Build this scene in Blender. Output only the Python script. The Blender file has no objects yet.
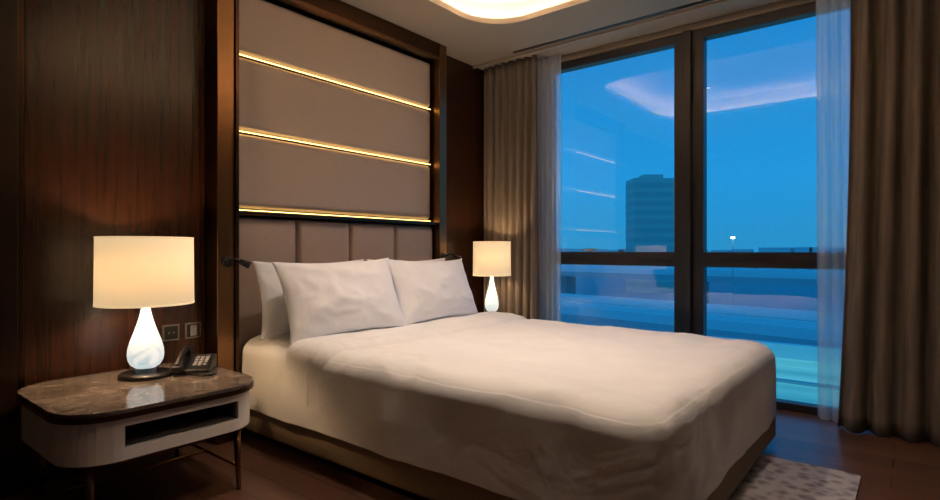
import bpy, bmesh, math
from mathutils import Vector, Matrix, noise
R=math.radians
scene=bpy.context.scene
COL=scene.collection
scene.view_settings.view_transform='Standard'

# ---------------------------------------------------------------- materials
def mat(name,col,rough=.6,metal=0,emis=None,estr=0,spec=.5):
    m=bpy.data.materials.new(name); m.use_nodes=True
    b=m.node_tree.nodes['Principled BSDF']
    b.inputs['Base Color'].default_value=(*col,1)
    b.inputs['Roughness'].default_value=rough
    b.inputs['Metallic'].default_value=metal
    b.inputs['Specular IOR Level'].default_value=spec
    if emis:
        b.inputs['Emission Color'].default_value=(*emis,1)
        b.inputs['Emission Strength'].default_value=estr
    return m
def N(m,t): return m.node_tree.nodes.new(t)
def L(m,a,b): m.node_tree.links.new(a,b)
def noisy(m,c1,c2,scale=(1,1,1),nscale=5,detail=6,bump=0,bdist=.01,p1=.35,p2=.65,dist=0,emis=0):
    b=m.node_tree.nodes['Principled BSDF']
    tc=N(m,'ShaderNodeTexCoord'); mp=N(m,'ShaderNodeMapping'); nz=N(m,'ShaderNodeTexNoise'); cr=N(m,'ShaderNodeValToRGB')
    mp.inputs['Scale'].default_value=scale
    nz.inputs['Scale'].default_value=nscale; nz.inputs['Detail'].default_value=detail; nz.inputs['Distortion'].default_value=dist
    L(m,tc.outputs['Object'],mp.inputs['Vector']); L(m,mp.outputs['Vector'],nz.inputs['Vector'])
    L(m,nz.outputs['Fac'],cr.inputs['Fac'])
    cr.color_ramp.elements[0].color=(*c1,1); cr.color_ramp.elements[1].color=(*c2,1)
    cr.color_ramp.elements[0].position=p1; cr.color_ramp.elements[1].position=p2
    L(m,cr.outputs['Color'],b.inputs['Base Color'])
    if emis:
        L(m,cr.outputs['Color'],b.inputs['Emission Color']); b.inputs['Emission Strength'].default_value=emis
    if bump:
        bp=N(m,'ShaderNodeBump'); bp.inputs['Strength'].default_value=bump; bp.inputs['Distance'].default_value=bdist
        L(m,nz.outputs['Fac'],bp.inputs['Height']); L(m,bp.outputs['Normal'],b.inputs['Normal'])
    return m
M_wood=noisy(mat('walnut_veneer',(.05,.02,.01),.27),(.024,.0082,.0036),(.036,.0128,.0057),(9,9,.3),6,6,dist=.15,p1=.3,p2=.7)
M_wood2=noisy(mat('dark_wenge',(.02,.01,.006),.3),(.011,.0045,.0028),(.020,.0082,.0048),(9,9,.3),6,6,p1=.3,p2=.7)
M_bronze=mat('bronze',(.23,.125,.06),.28,1)
M_bronze_d=mat('dark_bronze',(.09,.05,.03),.3,1)
M_fabricw=noisy(mat('panel_leather',(.3,.24,.2),.7),(.45,.37,.315),(.49,.405,.345),(1,1,1),120,3,.25,.002)
M_head=noisy(mat('headboard_leather',(.3,.24,.2),.5),(.38,.295,.245),(.42,.33,.275),(1,1,1),90,3,.2,.002)
M_base=noisy(mat('bed_base_fabric',(.2,.15,.09),.85),(.28,.20,.12),(.34,.25,.155),(1,1,1),200,2,.3,.002)
M_linen=noisy(mat('white_linen',(.8,.78,.76),.8),(.84,.83,.83),(.88,.87,.87),(1,1.3,1),2.6,3,.30,.05,dist=1.2)
M_pillow=noisy(mat('pillow_cotton',(.82,.8,.8),.85),(.89,.89,.93),(.92,.92,.96),(1,1,1),6,3,.3,.02,dist=.8)
M_ceil=mat('ceiling_paint',(.42,.37,.32),.9)
M_wall=mat('wall_paint',(.25,.21,.17),.9)
M_frame=mat('window_frame_metal',(.030,.029,.034),.4,.3)
M_curt=noisy(mat('curtain_velvet',(.17,.14,.115),.9),(.145,.12,.10),(.205,.17,.145),(8,8,.4),5,4)
M_black=mat('black_plastic',(.012,.012,.014),.3)
M_grey=mat('grey_button',(.25,.25,.27),.5)
M_steel=mat('brushed_steel',(.4,.38,.36),.3,1)
M_lacq=mat('cream_lacquer',(.90,.87,.84),.22)
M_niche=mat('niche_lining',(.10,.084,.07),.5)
M_cove=mat('cove_paint',(.75,.69,.58),.9)
M_led=mat('cove_led',(1,1,1),.5,0,(1,.70,.45),58)
M_led2=mat('panel_led',(1,1,1),.5,0,(1,.62,.18),5.2)
M_fill=mat('fill_light_lens',(1,1,1),.5,0,(1,.8,.6),6)  # glowing lens of the added ceiling fill lights

M_marble=noisy(mat('brown_marble',(.1,.07,.05),.12),(.09,.068,.056),(.22,.18,.155),(1,1,1),7,9,dist=1.5)
M_floor=mat('wood_floor',(.08,.04,.025),.3)
def planks(m):
    b=m.node_tree.nodes['Principled BSDF']
    tc=N(m,'ShaderNodeTexCoord'); br=N(m,'ShaderNodeTexBrick'); mp=N(m,'ShaderNodeMapping')
    L(m,tc.outputs['Object'],mp.inputs['Vector']); L(m,mp.outputs['Vector'],br.inputs['Vector'])
    br.inputs['Scale'].default_value=1; br.inputs['Brick Width'].default_value=1.2; br.inputs['Row Height'].default_value=.14
    br.inputs['Mortar Size'].default_value=.003; br.inputs['Color1'].default_value=(.12,.055,.034,1); br.inputs['Color2'].default_value=(.18,.088,.055,1)
    br.inputs['Mortar'].default_value=(.02,.01,.007,1)
    nz=N(m,'ShaderNodeTexNoise'); nz.inputs['Scale'].default_value=4; nz.inputs['Detail'].default_value=8
    mp2=N(m,'ShaderNodeMapping'); mp2.inputs['Scale'].default_value=(.6,10,1)
    L(m,tc.outputs['Object'],mp2.inputs['Vector']); L(m,mp2.outputs['Vector'],nz.inputs['Vector'])
    mx=N(m,'ShaderNodeMixRGB'); mx.blend_type='MULTIPLY'; mx.inputs['Fac'].default_value=.6
    L(m,br.outputs['Color'],mx.inputs['Color1']); L(m,nz.outputs['Fac'],mx.inputs['Color2']); L(m,mx.outputs['Color'],b.inputs['Base Color'])
planks(M_floor)
M_rug=mat('rug_wool',(.4,.38,.38),.95)
def rugm(m):
    b=m.node_tree.nodes['Principled BSDF']
    tc=N(m,'ShaderNodeTexCoord'); v=N(m,'ShaderNodeTexVoronoi'); v.inputs['Scale'].default_value=19
    nz=N(m,'ShaderNodeTexNoise'); nz.inputs['Scale'].default_value=26; nz.inputs['Detail'].default_value=8
    L(m,tc.outputs['Object'],v.inputs['Vector']); L(m,tc.outputs['Object'],nz.inputs['Vector'])
    ad=N(m,'ShaderNodeMath'); ad.operation='MULTIPLY'; L(m,v.outputs['Distance'],ad.inputs[0]); L(m,nz.outputs['Fac'],ad.inputs[1])
    cr=N(m,'ShaderNodeValToRGB'); cr.color_ramp.elements[0].position=.08; cr.color_ramp.elements[1].position=.32
    cr.color_ramp.elements[0].color=(.19,.175,.20,1); cr.color_ramp.elements[1].color=(.42,.40,.43,1)
    L(m,ad.outputs[0],cr.inputs['Fac']); L(m,cr.outputs['Color'],b.inputs['Base Color'])
rugm(M_rug)
def shade_mat(name,e):
    m=bpy.data.materials.new(name); m.use_nodes=True; nt=m.node_tree; nt.nodes.clear()
    o=N(m,'ShaderNodeOutputMaterial'); d=N(m,'ShaderNodeBsdfDiffuse'); t=N(m,'ShaderNodeBsdfTranslucent'); x=N(m,'ShaderNodeMixShader')
    d.inputs['Color'].default_value=(.85,.75,.6,1); t.inputs['Color'].default_value=(.9,.80,.62,1); x.inputs['Fac'].default_value=.15
    em=N(m,'ShaderNodeEmission'); em.inputs['Color'].default_value=(1,.77,.46,1); em.inputs['Strength'].default_value=e
    a=N(m,'ShaderNodeAddShader')
    L(m,d.outputs[0],x.inputs[1]);L(m,t.outputs[0],x.inputs[2]);L(m,x.outputs[0],a.inputs[0]);L(m,em.outputs[0],a.inputs[1]);L(m,a.outputs[0],o.inputs[0])
    return m
M_shade=shade_mat('linen_shade',.45)
M_lg=mat('lit_marbled_glass',(.7,.8,.8),.08)
def lgm(m):
    b=m.node_tree.nodes['Principled BSDF']
    tc=N(m,'ShaderNodeTexCoord'); nz=N(m,'ShaderNodeTexNoise'); nz.inputs['Scale'].default_value=9; nz.inputs['Detail'].default_value=5; nz.inputs['Distortion'].default_value=2.5
    L(m,tc.outputs['Object'],nz.inputs['Vector'])
    cr=N(m,'ShaderNodeValToRGB'); cr.color_ramp.elements[0].position=.34; cr.color_ramp.elements[1].position=.56
    cr.color_ramp.elements[0].color=(.5,.72,.78,1); cr.color_ramp.elements[1].color=(1,1,.97,1)
    L(m,nz.outputs['Fac'],cr.inputs['Fac']); L(m,cr.outputs['Color'],b.inputs['Base Color']); L(m,cr.outputs['Color'],b.inputs['Emission Color'])
    b.inputs['Emission Strength'].default_value=.72
lgm(M_lg)
def glassm():
    m=bpy.data.materials.new('window_glass'); m.use_nodes=True; nt=m.node_tree; nt.nodes.clear()
    o=N(m,'ShaderNodeOutputMaterial'); t=N(m,'ShaderNodeBsdfTransparent'); g=N(m,'ShaderNodeBsdfGlossy'); x=N(m,'ShaderNodeMixShader')
    f=N(m,'ShaderNodeFresnel'); f.inputs['IOR'].default_value=1.5
    mu=N(m,'ShaderNodeMath'); mu.operation='MULTIPLY'; mu.inputs[1].default_value=3.0
    g.inputs['Roughness'].default_value=0.0; t.inputs['Color'].default_value=(.93,.98,1,1)
    L(m,f.outputs[0],mu.inputs[0]); L(m,mu.outputs[0],x.inputs[0]); L(m,t.outputs[0],x.inputs[1]); L(m,g.outputs[0],x.inputs[2]); L(m,x.outputs[0],o.inputs[0])
    return m
M_glass=glassm()
def sheerm():
    m=bpy.data.materials.new('sheer_voile'); m.use_nodes=True; nt=m.node_tree; nt.nodes.clear()
    o=N(m,'ShaderNodeOutputMaterial'); t=N(m,'ShaderNodeBsdfTransparent'); d=N(m,'ShaderNodeBsdfDiffuse'); tr=N(m,'ShaderNodeBsdfTranslucent')
    x=N(m,'ShaderNodeMixShader'); y=N(m,'ShaderNodeMixShader')
    d.inputs['Color'].default_value=(.95,.95,.97,1); tr.inputs['Color'].default_value=(.9,.95,.97,1); x.inputs[0].default_value=.35; y.inputs[0].default_value=.52
    L(m,d.outputs[0],x.inputs[1]);L(m,tr.outputs[0],x.inputs[2]);L(m,t.outputs[0],y.inputs[1]);L(m,x.outputs[0],y.inputs[2]);L(m,y.outputs[0],o.inputs[0])
    return m
M_sheer=sheerm()

# ---------------------------------------------------------------- geometry helpers
def finish(name,bm,m,parent=None,smooth=False,angle=None):
    me=bpy.data.meshes.new(name); bmesh.ops.recalc_face_normals(bm,faces=bm.faces); bm.to_mesh(me); bm.free()
    ob=bpy.data.objects.new(name,me); COL.objects.link(ob)
    if m is not None:
        for q in (m if isinstance(m,(list,tuple)) else [m]): me.materials.append(q)
    if smooth: me.shade_smooth() if hasattr(me,'shade_smooth') else [setattr(p,'use_smooth',True) for p in me.polygons]
    if parent: ob.parent=parent
    return ob
def empty(name,loc=(0,0,0)):
    e=bpy.data.objects.new(name,None); COL.objects.link(e); e.empty_display_size=.1; return e
def box(name,x0,x1,y0,y1,z0,z1,m,bev=0,parent=None,seg=3,mtx=None):
    bm=bmesh.new(); bmesh.ops.create_cube(bm,size=1)
    for v in bm.verts:
        v.co=Vector((x0+(v.co.x+.5)*(x1-x0),y0+(v.co.y+.5)*(y1-y0),z0+(v.co.z+.5)*(z1-z0)))
    if bev: bmesh.ops.bevel(bm,geom=list(bm.edges),offset=bev,segments=seg,profile=.5,affect='EDGES')
    if mtx: bm.transform(mtx)
    return finish(name,bm,m,parent,smooth=False)
def addbox(bm,x0,x1,y0,y1,z0,z1,mi=0):
    r=bmesh.ops.create_cube(bm,size=1); vs=r['verts']
    for v in vs: v.co=Vector((x0+(v.co.x+.5)*(x1-x0),y0+(v.co.y+.5)*(y1-y0),z0+(v.co.z+.5)*(z1-z0)))
    for f in {f for v in vs for f in v.link_faces}: f.material_index=mi
def rr(x0,x1,y0,y1,r,n=10):
    pts=[]
    for cx,cy,a0 in ((x1-r,y1-r,0),(x0+r,y1-r,90),(x0+r,y0+r,180),(x1-r,y0+r,270)):
        for i in range(n+1):
            a=R(a0+90*i/n); pts.append((cx+r*math.cos(a),cy+r*math.sin(a)))
    return pts
def rrprism(name,x0,x1,y0,y1,r,z0,z1,m,bev=0,parent=None):
    bm=bmesh.new(); pts=rr(x0,x1,y0,y1,r)
    a=[bm.verts.new((x,y,z0)) for x,y in pts]; b=[bm.verts.new((x,y,z1)) for x,y in pts]
    n=len(pts)
    fb=bm.faces.new(a[::-1]); ft=bm.faces.new(b)
    for i in range(n): bm.faces.new((a[i],a[(i+1)%n],b[(i+1)%n],b[i]))
    if bev:
        es=list(fb.edges)+list(ft.edges); bmesh.ops.bevel(bm,geom=es,offset=bev,segments=3,profile=.5,affect='EDGES')
    return finish(name,bm,m,parent)
def lathe(name,prof,cx,cy,m,parent=None,n=48,smooth=True,close=False):
    bm=bmesh.new(); rings=[]
    for r,z in prof:
        rings.append([bm.verts.new((cx+r*math.cos(2*math.pi*i/n),cy+r*math.sin(2*math.pi*i/n),z)) for i in range(n)])
    for a,b in zip(rings,rings[1:]):
        for i in range(n): bm.faces.new((a[i],a[(i+1)%n],b[(i+1)%n],b[i]))
    if close:
        bm.faces.new(rings[0][::-1]); bm.faces.new(rings[-1])
    return finish(name,bm,m,parent,smooth)
def tube(name,pts,r,m,parent=None,n=10,r2=None):
    bm=bmesh.new(); P=[Vector(p) for p in pts]; rings=[]
    for k,p in enumerate(P):
        d=(P[min(k+1,len(P)-1)]-P[max(k-1,0)]).normalized()
        u=d.cross(Vector((0,0,1)));  u=u.normalized() if u.length>1e-3 else Vector((1,0,0))
        w=d.cross(u); rad=r if r2 is None else r+(r2-r)*k/(len(P)-1)
        rings.append([bm.verts.new(p+rad*(math.cos(2*math.pi*i/n)*u+math.sin(2*math.pi*i/n)*w)) for i in range(n)])
    for a,b in zip(rings,rings[1:]):
        for i in range(n): bm.faces.new((a[i],a[(i+1)%n],b[(i+1)%n],b[i]))
    bm.faces.new(rings[0][::-1]); bm.faces.new(rings[-1])
    return finish(name,bm,m,parent,True)

H=2.68; YW=4.10; XR=4.4; YB=-1.6
# ---------------------------------------------------------------- shell
box('floor',-.1,XR+.1,YB-.1,YW+.2,-.1,0,M_floor)
box('wall_headboard',-.15,0,YB-.1,YW+.2,0,H+.3,M_wood2)
box('wall_right',XR,XR+.1,YB-.1,YW+.2,0,H+.3,M_wall)
box('wall_back',0,XR,YB-.1,YB,0,H+.3,M_wall)
bm=bmesh.new()
addbox(bm,0,.56,YW,YW+.2,0,H+.3); addbox(bm,3.12,XR,YW,YW+.2,0,H+.3); addbox(bm,.56,3.12,YW,YW+.2,2.63,H+.3)
finish('wall_window',bm,M_wall)

# ceiling with rounded cove
def ceiling():
    bm=bmesh.new()
    hx0,hx1,hy0,hy1,r=.61,3.1,1.3,3.31,.34
    inner=rr(hx0,hx1,hy0,hy1,r,12); big=rr(hx0-.14,hx1+.14,hy0-.14,hy1+.14,r+.14,12); n=len(inner)
    outer=[(0,YB),(XR,YB),(XR,YW),(0,YW)]
    for z in (H,H+.04):
        iv=[bm.verts.new((x,y,z)) for x,y in inner]; ov=[bm.verts.new((x,y,z)) for x,y in outer]
        es=[bm.edges.new((iv[i],iv[(i+1)%n])) for i in range(n)]+[bm.edges.new((ov[i],ov[(i+1)%4])) for i in range(4)]
        bmesh.ops.triangle_fill(bm,edges=es,use_beauty=True)
        if z==H: lo=iv
        else: hi=iv
    for i in range(n): bm.faces.new((lo[i],lo[(i+1)%n],hi[(i+1)%n],hi[i]))
    bl=[bm.verts.new((x,y,H+.04)) for x,y in big]; bh=[bm.verts.new((x,y,H+.21)) for x,y in big]
    for i in range(n):
        f=bm.faces.new((bl[i],bl[(i+1)%n],bh[(i+1)%n],bh[i])); f.material_index=1
    f=bm.faces.new(bh); f.material_index=1
    finish('ceiling',bm,[M_ceil,M_cove])
    led=rr(hx0-.11,hx1+.11,hy0-.11,hy1+.11,r+.11,12)
    bm=bmesh.new(); rings=[]
    k=len(led)
    for i in range(k):
        p=Vector((*led[i],H+.052)); d=Vector((*led[(i+1)%k],0))-Vector((*led[i-1],0)); d.z=0; d.normalize(); u=Vector((d.y,-d.x,0))
        rings.append([bm.verts.new(p+.009*(math.cos(t)*u+math.sin(t)*Vector((0,0,1)))) for t in [j*math.pi/3 for j in range(6)]])
    for i in range(k):
        a,b=rings[i],rings[(i+1)%k]
        for j in range(6): bm.faces.new((a[j],a[(j+1)%6],b[(j+1)%6],b[j]))
    finish('cove_led_strip',bm,M_led)
    k=0
    for (x,y,pw,ss) in ((1.25,1.75,76,92),(1.25,2.75,72,92),(2.5,1.6,42,105),(2.6,2.5,28,95)):  # unseen fill spots added to brighten the bed and nightstand
        e=empty('added_fill_light' if k==0 else 'added_fill_light.%03d'%k); k+=1
        lathe('bezel',[(.035,H+.208),(.035,H+.203),(.05,H+.201),(.05,H+.21)],x,y,M_steel,e,24)
        lathe('lens',[(.001,H+.206),(.034,H+.206)],x,y,M_fill,e,24)
        l=bpy.data.lights.new('fill_light_spot','SPOT'); l.energy=pw; l.spot_size=R(ss); l.spot_blend=1; l.color=(1,.81,.66); l.shadow_soft_size=.06
        o=bpy.data.objects.new('spot_light',l); o.location=(x,y,H+.19); COL.objects.link(o); o.parent=e
ceiling()
e=empty('air_diffuser')
box('slot_dark',.5,XR-.4,3.77,3.80,H-.004,H+.0,M_black,parent=e)
box('slot_rail',.5,XR-.4,3.80,3.806,H-.008,H,M_ceil,parent=e)
box('trim_curtain_pocket',0,XR,3.84,3.86,H-.02,H,M_ceil)

# wood panelling on the headboard wall
box('trim_wood_panel_near',0,.03,.67,1.465,0,H,M_wood,.002)
box('trim_wood_panel_left',0,.07,YB,.64,0,H,M_wood2,.002)
box('trim_metal_joint',0,.05,.645,.665,0,H,M_bronze_d,.001)
box('trim_wood_panel_far',0,.03,3.345,YW,0,H,M_wood,.002)
e=empty('headboard_frame')
box('column_near',0,.16,1.47,1.565,0,H,M_bronze,.004,e)
box('column_near_edge',.13,.172,1.568,1.588,0,H-.04,M_bronze_d,.002,e)
box('column_far',0,.16,3.265,3.34,0,H,M_bronze,.004,e)
box('column_far_edge',.11,.172,3.245,3.263,0,H-.04,M_bronze,.002,e)
box('beam_top',0,.16,1.566,3.264,2.57,H-.001,M_bronze_d,.004,e)
box('beam_edge',.11,.172,1.589,3.244,2.545,2.568,M_bronze,.002,e)
box('ledge',0,.15,1.589,3.244,1.248,1.268,M_bronze_d,.003,e)
e=empty('upholstered_wall_panels')
def padded(name,x0,x1,y0,y1,z0,z1,m,parent,bul=.02,rad=.02):
    bm=bmesh.new(); nu,nv=36,14; g=[]
    for i in range(nu+1):
        row=[]
        for j in range(nv+1):
            u=-1+2*i/nu; v=-1+2*j/nv
            u=math.sin(u*math.pi/2); v=math.sin(v*math.pi/2)
            du=(1-abs(u))*(y1-y0)/2; dv=(1-abs(v))*(z1-z0)/2
            def f(d): 
                d=min(d/rad,1); return math.sqrt(1-(1-d)**2)
            h=f(du)*f(dv)
            row.append(bm.verts.new((x0+(x1-x0)*h*(.85+.15*(1-u*u)*(1-v*v)),(y0+y1)/2+u*(y1-y0)/2,(z0+z1)/2+v*(z1-z0)/2)))
        g.append(row)
    for i in range(nu):
        for j in range(nv): bm.faces.new((g[i][j],g[i+1][j],g[i+1][j+1],g[i][j+1]))
    b=g[0]+[g[i][nv] for i in range(1,nu+1)]+[g[nu][j] for j in range(nv-1,-1,-1)]+[g[i][0] for i in range(nu-1,0,-1)]
    bm.faces.new(b)
    return finish(name,bm,m,parent,True)
box('panel_backing',0,.03,1.589,3.244,1.268,2.545,M_wood2,0,e)
for k,(a,b) in enumerate(((1.287,1.722),(1.737,2.160),(2.175,2.54))):
    padded('panel_%d'%(k+1),.03,.10,1.592,3.241,a,b,M_fabricw,e,rad=.028)
    box('led_line_%d'%(k+1),.074,.082,1.60,3.235,a-.0100,a-.0055,M_led2,0,e)
e=empty('headboard')
box('headboard_back',.0,.04,1.589,3.243,.0,1.245,M_wood2,0,e)
w=(3.243-1.59)/4
for k in range(4):
    padded('cushion_%d'%(k+1),.04,.125,1.59+w*k+.002,1.59+w*(k+1)-.002,.22,1.245,M_head,e,rad=.025)

# ---------------------------------------------------------------- bed
bed=empty('bed')
def soft(name,x0,x1,y0,y1,z0,z1,Rx,rz,m,parent,Rh=.04,cuts=70,amp=.006,seed=0,drape=.0):
    bm=bmesh.new(); bmesh.ops.create_cube(bm,size=1)
    bmesh.ops.subdivide_edges(bm,edges=list(bm.edges),cuts=cuts,use_grid_fill=True)
    for v in bm.verts:
        x=x0+(v.co.x+.5)*(x1-x0); y=y0+(v.co.y+.5)*(y1-y0); z=z0+(v.co.z+.5)*(z1-z0)
        if x>x1-Rx: a=(x-(x1-Rx))/Rx; sx=1; Ra=Rx; bx=x1-Rx
        elif x<x0+Rh: a=((x0+Rh)-x)/Rh; sx=-1; Ra=Rh; bx=x0+Rh
        else: a=0
        if y>y1-Rx: b=(y-(y1-Rx))/Rx; sy=1; by=y1-Rx
        elif y<y0+Rx: b=((y0+Rx)-y)/Rx; sy=-1; by=y0+Rx
        else: b=0
        c=max(0,(z-(z1-rz))/rz)
        nn=math.sqrt(a*a+b*b+c*c)
        if nn>1e-6:
            s=max(a,b,c)/nn
            if a>0: x=bx+sx*a*s*Ra
            if b>0: y=by+sy*b*s*Rx
            if c>0: z=(z1-rz)+c*s*rz
        p=Vector((x,y,z))
        t=max(0,min(1,(z1-z)/(z1-z0)))
        q=noise.noise(Vector((x*1.6+seed,y*1.6,0)))*amp*1.2+noise.noise(Vector((x*5+seed,y*3,z*1.5)))*amp*.5
        q+=(1-abs(noise.noise(Vector((x*1.6+seed+7,y*3+x*1.5,z*2)))))**9*amp*1.1
        q+=(1-abs(noise.noise(Vector((x*4+seed+17,y*1.5-x,z*2+5)))))**10*amp*.8
        if t<.25: p.z+=q*(1-t*2)
        if t>.1:
            fold=noise.noise(Vector((x*3.2+seed,y*3.2,z*1.1)))*amp*2.2+noise.noise(Vector((x*8+seed,y*8,z*1.5)))*amp*1.0
            k=min(1,(t-.1)*2)
            if y<y0+.1: p.y-=fold*k+drape*t
            if y>y1-.1: p.y+=fold*k+drape*t
            if x>x1-.1: p.x+=fold*k+drape*t
        v.co=p
    return finish(name,bm,m,parent,True)
box('box_base',.15,2.50,1.63,3.37,.04,.205,M_base,.02,bed)
for k,(x,y) in enumerate(((.25,1.72),(.25,3.22),(2.3,1.75),(2.3,3.2))):
    box('foot_%d'%(k+1),x-.03,x+.03,y-.03,y+.03,0.012 if x>1.5 else 0,.045,M_black,0,bed)
soft('mattress_duvet',.15,2.505,1.60,3.38,.19,.56,.11,.085,M_linen,bed,cuts=100,amp=.008,drape=.016)
soft('turned_sheet',.60,.90,1.588,3.392,.25,.590,.10,.085,M_linen,bed,Rh=.02,cuts=60,amp=.006,seed=3)
soft('turned_sheet_hem',.60,.97,1.592,3.388,.25,.580,.10,.085,M_linen,bed,Rh=.02,cuts=60,amp=.006,seed=3)

def pillow(name,cx,cy,cz,W,Hh,T,tilt,yaw,seed,roll=0):
    bm=bmesh.new(); n=40; F=[];B=[]
    for side,G in ((1,F),(-1,B)):
        for i in range(n+1):
            row=[]
            for j in range(n+1):
                u=math.sin((-1+2*i/n)*math.pi/2)*.5+(-1+2*i/n)*.5; v=math.sin((-1+2*j/n)*math.pi/2)*.5+(-1+2*j/n)*.5
                h=max(0,(1-abs(u)**2.2)*(1-abs(v)**2.2))**.55
                y=u*W/2*(.92+.08*v*v); z=v*Hh/2*(.90+.10*u*u)
                x=side*T/2*h*(1-.15*v)
                wr=noise.noise(Vector((u*2.2+seed,v*2.2,side*3)))*.02+(1-abs(noise.noise(Vector((u*3+seed,v*2+4,side)))))**7*.012
                wr+=.006*math.sin(14*(abs(u)-abs(v))+seed)*(abs(u*v))
                x+=side*wr*h
                row.append(bm.verts.new((x,y,z)))
            G.append(row)
    for G in (F,B):
        for i in range(n):
            for j in range(n): bm.faces.new((G[i][j],G[i+1][j],G[i+1][j+1],G[i][j+1]))
    bmesh.ops.remove_doubles(bm,verts=bm.verts,dist=.0004)
    bm.transform(Matrix.Translation((cx,cy,cz))@Matrix.Rotation(R(yaw),4,'Z')@Matrix.Rotation(R(-tilt),4,'Y')@Matrix.Rotation(R(roll),4,'X'))
    return finish(name,bm,M_pillow,None,True)
pillow('pillow',.325,1.99,.780,.78,.43,.17,11,0,1)
pillow('pillow.001',.325,2.79,.780,.78,.43,.17,11,0,9)
pillow('pillow.002',.55,2.015,.782,.80,.46,.21,22,-3,17,1)
pillow('pillow.003',.55,2.77,.782,.80,.45,.21,22,2,31,-1)

# ---------------------------------------------------------------- nightstands
def nightstand(name,x0,x1,y0,y1,r,zt,body_h):
    e=empty(name)
    rrprism('marble_top',x0,x1,y0,y1,r,zt-.014,zt,M_marble,.004,e)
    rrprism('bronze_rim',x0-.0,x1+.004,y0-.004,y1+.004,r,zt-.034,zt-.0145,M_bronze_d,.002,e)
    zb=zt-.035-body_h
    b=rrprism('cabinet_body',x0+.012,x1-.012,y0+.012,y1-.012,r-.012,zb,zt-.035,M_lacq,.006,e)
    yn0=y0+(y1-y0)*.25; yn1=y1-(y1-y0)*.17
    c=box('cut',x1-.35,x1+.1,yn0,yn1,zb+.045,zt-.066,M_niche)
    md=b.modifiers.new('n','BOOLEAN'); md.operation='DIFFERENCE'; md.object=c; md.solver='EXACT'
    bpy.context.view_layer.update()
    dg=bpy.context.evaluated_depsgraph_get(); me=bpy.data.meshes.new_from_object(b.evaluated_get(dg))
    b.modifiers.clear(); b.data=me
    bpy.data.objects.remove(c)
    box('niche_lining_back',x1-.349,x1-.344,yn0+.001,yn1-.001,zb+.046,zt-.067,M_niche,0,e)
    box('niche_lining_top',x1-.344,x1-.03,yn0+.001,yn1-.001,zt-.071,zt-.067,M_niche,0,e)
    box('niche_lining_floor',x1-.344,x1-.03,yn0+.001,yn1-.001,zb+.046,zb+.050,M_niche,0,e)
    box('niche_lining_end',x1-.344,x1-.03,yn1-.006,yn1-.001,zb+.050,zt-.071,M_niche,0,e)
    rrprism('bottom_band',x0+.02,x1-.02,y0+.02,y1-.02,r-.02,zb-.012,zb,M_bronze_d,.002,e)
    k=0
    for lx in (x0+.09,x1-.09):
        for ly in (y0+.10,y1-.10):
            k+=1
            tube('leg_%d'%k,[(lx,ly,zb-.011),(lx+(.02 if lx>(x0+x1)/2 else -.02),ly,0)],.016,M_bronze,e,12,.009)
    tube('stretcher_1',[(x0+.08,y0+.1,.1),(x1-.08,y0+.1,.1)],.006,M_bronze,e)
    tube('stretcher_2',[(x0+.08,y1-.1,.1),(x1-.08,y1-.1,.1)],.006,M_bronze,e)
    tube('stretcher_3',[((x0+x1)/2,y0+.1,.1),((x0+x1)/2,y1-.1,.1)],.006,M_bronze,e)
    return e
nightstand('nightstand',.09,.84,.60,1.36,.18,.47,.155)
nightstand('nightstand.001',.09,.56,3.42,3.88,.12,.50,.145)

# ---------------------------------------------------------------- table lamps
def table_lamp(name,cx,cy,zt,rs,zs0,zs1,rg,rd,power):
    e=empty(name)
    lathe('base_disc',[(.001,zt),(rd,zt),(rd,zt+.012),(rd*.93,zt+.02),(rd*.5,zt+.024),(rd*.45,zt+.04),(.001,zt+.04)],cx,cy,M_black,e)
    z0=zt+.04; z1=zs0+.015; h=z1-z0
    prof=[(.001,z0),(rg*.55,z0+.002)]
    for t,r in ((.05,.8),(.12,.95),(.2,1.0),(.3,.96),(.42,.82),(.55,.62),(.68,.44),(.8,.31),(.9,.24),(1,.2)):
        prof.append((rg*r,z0+h*t))
    prof.append((.001,z1))
    g=lathe('glass_body',prof,cx,cy,M_lg,e)
    lathe('neck',[(.001,z1),(.012,z1),(.012,z1+.06),(.02,z1+.065),(.02,z1+.11),(.001,z1+.11)],cx,cy,M_bronze,e,20)
    s=lathe('shade',[(rs,zs0),(rs*.985,zs1)],cx,cy,M_shade,e,64)
    sol=s.modifiers.new('s','SOLIDIFY'); sol.thickness=.003
    for k,(r,z) in enumerate(((rs,zs0),(rs*.985,zs1))):
        lathe('shade_rim_%d'%k,[(r+.001,z-.004),(r+.001,z+.004),(r-.003,z+.004),(r-.003,z-.004),(r+.001,z-.004)],cx,cy,M_shade,e,64)
    for a in (0,120,240):
        tube('spider_%d'%a,[(cx,cy,zs1-.03),(cx+rs*.97*math.cos(R(a)),cy+rs*.97*math.sin(R(a)),zs1-.012)],.002,M_steel,e,6)
    tube('harp',[(cx,cy,z1+.10),(cx,cy,zs1-.028)],.003,M_steel,e,6)
    l=bpy.data.lights.new(name+'_bulb','POINT'); l.energy=power; l.color=(1,.66,.36); l.shadow_soft_size=.04
    o=bpy.data.objects.new('bulb_light',l); o.location=(cx+.03,cy-.03,(zs0+zs1)/2); COL.objects.link(o); o.parent=e
table_lamp('table_lamp',.33,1.05,.47,.20,.806,1.105,.075,.11,14)
table_lamp('table_lamp.001',.35,3.69,.50,.157,.842,1.116,.058,.085,9)

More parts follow.
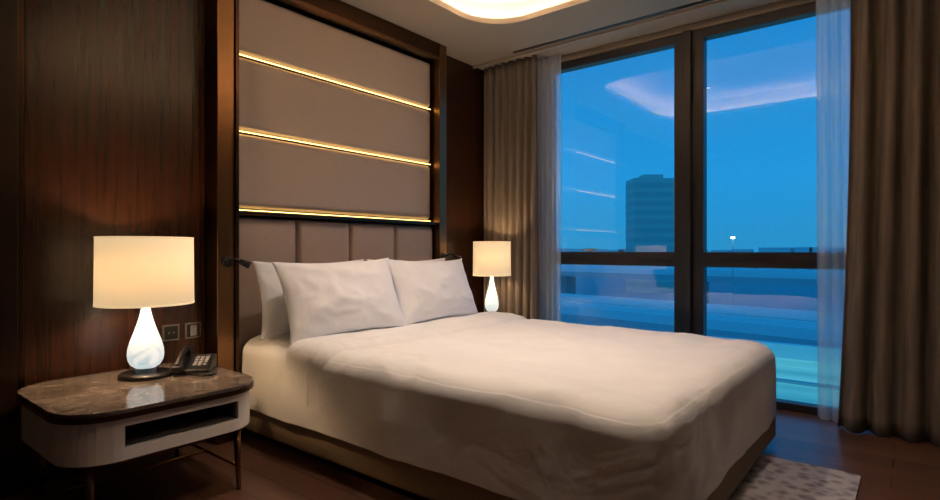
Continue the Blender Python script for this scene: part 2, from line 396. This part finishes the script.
# ---------------------------------------------------------------- telephone
e=empty('telephone')
T=Matrix.Translation((.38,1.245,.47))@Matrix.Rotation(R(-38),4,'Z')
bm=bmesh.new()
pr=[(-.09,0),(.09,0),(.09,.02),(-.06,.065),(-.09,.065)]
a=[bm.verts.new((x,-.085,z)) for x,z in pr]; b=[bm.verts.new((x,.085,z)) for x,z in pr]
bm.faces.new(a); bm.faces.new(b[::-1])
for i in range(5): bm.faces.new((a[i],a[(i+1)%5],b[(i+1)%5],b[i]))
bmesh.ops.bevel(bm,geom=list(bm.edges),offset=.006,segments=3,profile=.5,affect='EDGES'); bm.transform(T)
finish('phone_body',bm,M_black,e)
sl=math.atan2(.045,.15)
S=T@Matrix.Translation((.015,0,.0435))@Matrix.Rotation(sl,4,'Y')
for i in range(4):
    for j in range(3):
        box('key_%d%d'%(i,j),-.05+i*.024,-.034+i*.024,.005+j*.022,.021+j*.022,-.002,.004,M_grey,.001,e,2,S)
box('display',-.075,-.056,.005,.065,.0,.003,M_steel,.001,e,2,S)
hp=[]
for i in range(13):
    t=-1+2*i/12; hp.append(S@Vector((t*.10,-.045,.045-.018*t*t)))
tube('handset_grip',hp,.013,M_black,e,12)
for t in (-1,1):
    box('handset_cup',t*.09-.025,t*.09+.025,-.068,-.022,.004,.036,M_black,.01,e,3,S)
cord=[]
for i in range(160):
    t=i/159; a=t*2*math.pi*22
    px=.52+.05*math.sin(t*3.0)-.08*(1-t)**2; py=1.17+.11*t
    cord.append((px+.006*math.cos(a),py,.478+.006*math.sin(a)))
tube('coil_cord',cord,.0022,M_black,e,6)

def outlet(name,y,z,kind):
    e=empty(name)
    box('plate',.03,.036,y-.043,y+.043,z-.043,z+.043,M_steel,.002,e)
    box('insert',.036,.039,y-.034,y+.034,z-.034,z+.034,M_black,.002,e)
    if kind:
        for dy in (-.012,.012): box('pin_hole',.039,.0402,y+dy-.004,y+dy+.004,z-.004,z+.004,M_steel,0,e)
    else:
        for dy in (-.017,.0005): box('rocker',.039,.043,y+dy,y+dy+.0155,z-.028,z+.028,M_grey,.001,e)
outlet('wall_socket',1.285,.615,1); outlet('light_switch',1.40,.615,0)

def reading(name,y,z,lit):
    e=empty(name)
    b=lathe('wall_plate',[(.001,0),(.028,0),(.028,.012),(.02,.018),(.001,.018)],0,0,M_black,e,24)
    b.data.transform(Matrix.Translation((.16,y,z))@Matrix.Rotation(R(90),4,'Y'))
    tube('arm',[(.175,y,z),(.20,y-.005,z+.005),(.225,y+.005,z+.02),(.24,y+.02,z+.015),(.25,y+.04,z)],.006,M_black,e)
    tube('head',[(.245,y+.03,z+.005),(.27,y+.075,z-.02)],.014,M_black,e,16,.020)
    if lit:
        box('lens',-.008,.008,-.008,.008,-.002,.002,mat('reading_lens',(1,1,1),.5,0,(1,.7,.4),8),.001,e,2,Matrix.Translation((.272,y+.079,z-.022)))
        l=bpy.data.lights.new('reading_spot','SPOT'); l.energy=4; l.spot_size=R(100); l.color=(1,.65,.3); l.shadow_soft_size=.01
        o=bpy.data.objects.new('spot_light',l); o.location=(.28,y+.085,z-.03); o.rotation_euler=(R(20),R(20),0); COL.objects.link(o); o.parent=e
reading('reading_light',1.52,.985,False)
reading('reading_light.001',3.30,1.0,True)

# ---------------------------------------------------------------- window
def window(name,panes):
    e=empty(name); y0,y1=YW+.02,YW+.11
    box('frame_left',.56,.66,y0,y1,0,2.63,M_frame,.004,e)
    box('mullion',1.70,1.906,y0,y1,0,2.63,M_frame,.004,e)
    box('mullion_fin',1.775,1.83,y0-.045,y0,0,2.63,M_frame,.004,e)
    box('frame_right',2.89,3.12,y0,y1,0,2.63,M_frame,.004,e)
    for k,(a,b) in enumerate(((.66,1.70),(1.906,2.89))):
        box('head_%d'%k,a,b,y0,y1,2.567,2.63,M_frame,.003,e)
        box('transom_%d'%k,a,b,y0,y1,.93,1.035,M_frame,.003,e)
        box('transom_groove_%d'%k,a,b,y0-.008,y0,.972,.98,M_black,.001,e)
        box('sill_%d'%k,a,b,y0,y1,0,.05,M_frame,.003,e)
        for q,(z0,z1) in enumerate(((.05,.93),(1.035,2.567))):
            bm=bmesh.new(); yy=YW+.065
            bm.faces.new([bm.verts.new(p) for p in ((a,yy,z0),(b,yy,z0),(b,yy,z1),(a,yy,z1))])
            finish('glass_%d%d'%(k,q),bm,M_glass,e)
    box('handle_base',1.02,1.05,y0-.02,y0,1.033,1.062,M_steel,.003,e)
    box('handle_lever',.98,1.10,y0-.04,y0-.02,1.045,1.06,M_steel,.004,e)
window('window_1',2)

# ---------------------------------------------------------------- curtains
def curtain(name,x0,x1,y,z0,z1,amp,n,m,seed=0,flare=0,thick=.003,flx=1):
    bm=bmesh.new(); nx=n*14; nz=30; g=[]
    for j in range(nz+1):
        t=j/nz; row=[]; z=z1+(z0-z1)*t
        for i in range(nx+1):
            u=i/nx
            ph=2*math.pi*n*(u+.02*noise.noise(Vector((u*5+seed,t*.8,0))))
            A=amp*(.75+.5*noise.noise(Vector((u*7+seed,t*1.2,3))))*(.8+.35*t)
            s=math.sin(ph); s=math.copysign(abs(s)**.7,s)
            fl=flare*t**2
            x=x0-fl+(x1-x0+2*fl*flx)*u+.01*math.cos(ph)*t
            row.append(bm.verts.new((x,y-fl*.5+A*s+.012*noise.noise(Vector((u*3+seed,t*2,9))),z+.004*s*(t>.99))))
        g.append(row)
    for j in range(nz):
        for i in range(nx): bm.faces.new((g[j][i],g[j][i+1],g[j+1][i+1],g[j+1][i]))
    o=finish(name,bm,m,None,True)
    if thick:
        s=o.modifiers.new('s','SOLIDIFY'); s.thickness=thick
    return o
curtain('curtain',.07,.62,3.95,.006,H-.002,.035,7,M_curt,1)
curtain('curtain.001',2.79,3.95,3.92,.006,H-.002,.045,10,M_curt,5,.07)
curtain('sheer_curtain',.54,.80,4.045,.006,H-.002,.02,5,M_sheer,11,0,0)
curtain('sheer_curtain.001',2.60,3.1,4.045,.006,H-.002,.022,8,M_sheer,15,0,0)

rg=rrprism('area_rug',1.75,2.89,1.9,3.12,.03,0,.012,M_rug,.004)

# ---------------------------------------------------------------- outside
M_ground=mat('outdoor_ground',(.32,.45,.46),.9)
M_teal=noisy(mat('glowing_teal_roof',(.2,.6,.6),.5),(.03,.24,.27),(.09,.40,.40),(.2,1.2,1),.5,4,emis=1.0)  # emission added to brighten the teal roof, not a real lit skylight
M_deck=mat('bridge_deck',(.55,.6,.6),.8)
M_par=mat('parapet',(.9,.95,.9),.7)
M_tow=mat('tower_facade',(.85,.7,.6),.6)  # tower tones raised to put distance haze into the colour
M_tw=mat('tower_glass',(.7,.6,.52),.5)
M_sky=mat('hazy_building',(.95,.8,.75),.9)
M_pt=mat('street_light',(1,1,1),.5,0,(1,.95,.85),10)
box('ground_outside',-900,900,6,1400,-14.5,-14,M_ground)
e=empty('podium_roof')
box('roof_slab',-50,60,6,27,-4.3,-3.6,M_teal,0,e)
box('roof_parapet',-50,60,27,27.4,-4.3,-3.0,M_par,0,e)
for k,yy in enumerate((9,12,15,18.5,22)):
    box('roof_rail_%d'%k,-50,60,yy,yy+.2,-3.6,-3.5,M_deck,0,e)
for k in range(28):
    box('roof_rib_%d'%k,-50+k*4,-49.9+k*4,6,27,-3.6,-3.54,M_deck,0,e)
box('podium_walls',-50,60,6.2,26.8,-14,-4.3,M_deck,0,e)
def viaduct(name,y0,y1,z,rot):
    e=empty(name); T=Matrix.Translation((0,y0,0))@Matrix.Rotation(R(rot),4,'Z')
    box('deck',-200,200,0,y1-y0,z-1,z,M_deck,0,e,mtx=T)
    box('parapet_near',-200,200,0,.4,z,z+.9,M_par,0,e,mtx=T)
    box('parapet_far',-200,200,y1-y0-.4,y1-y0,z,z+.9,M_par,0,e,mtx=T)
    box('lane_divider',-200,200,(y1-y0)/2,(y1-y0)/2+.3,z,z+.6,M_par,0,e,mtx=T)
    for k in range(13):
        xx=-180+k*30
        box('pier_%d'%k,xx-1,xx+1,(y1-y0)/2-2,(y1-y0)/2+2,-14,z-1,M_deck,0,e,mtx=T)
viaduct('viaduct',50,64,-6.0,-9)
viaduct('viaduct.001',100,118,-3.5,-4)
e=empty('office_tower')
TT=Matrix.Translation((-72,197,0))@Matrix.Rotation(R(40),4,'Z')
box('tower_core',-7,7,-5,5,-14,26.5,M_tow,0,e,mtx=TT)
for k in range(12):
    box('window_band_%d'%k,-7.1,7.1,-5.1,5.1,-12+k*3.2,-10.4+k*3.2,M_tw,0,e,mtx=TT)
box('tower_roof_box',-3,4,-3,3,26.5,28,M_tow,0,e,mtx=TT)
e=empty('city_skyline')
import random; random.seed(4)
for k in range(60):
    x=-500+k*17+random.uniform(-5,5); h=random.uniform(.5,3.0); w_=random.uniform(10,20)
    box('building_%d'%k,x-w_/2,x+w_/2,430,450,-14,h,M_sky,0,e)
def street(name,x,y,z):
    e=empty(name)
    tube('pole',[(x,y,-14),(x,y,z)],.05,M_ground,e,8)
    lathe('lamp_head',[(.01,z),(.25,z),(.25,z+.2),(.01,z+.25)],x,y,M_pt,e,12)
street('street_lamp',-16,80,2.6)

# world
w=bpy.data.worlds.new('dusk_sky'); scene.world=w; w.use_nodes=True
nt=w.node_tree; bg=nt.nodes['Background']
tc=nt.nodes.new('ShaderNodeTexCoord'); sp=nt.nodes.new('ShaderNodeSeparateXYZ'); cr=nt.nodes.new('ShaderNodeValToRGB')
nt.links.new(tc.outputs['Generated'],sp.inputs[0]); nt.links.new(sp.outputs['Z'],cr.inputs['Fac']); nt.links.new(cr.outputs['Color'],bg.inputs['Color'])
el=cr.color_ramp.elements
el[0].position=0; el[0].color=(.022,.27,.55,1); el[1].position=.5; el[1].color=(.006,.18,.53,1)
q=el.new(.12); q.color=(.016,.29,.67,1)
bg.inputs['Strength'].default_value=1.2

# camera
cd=bpy.data.cameras.new('camera'); cam=bpy.data.objects.new('camera',cd); COL.objects.link(cam)
cam.location=(3.085,0,1.05); cam.rotation_euler=(R(90),0,R(38.8)); cd.lens=554/940*36; cd.sensor_width=36; cd.clip_end=3000; cd.clip_start=.05
scene.camera=cam
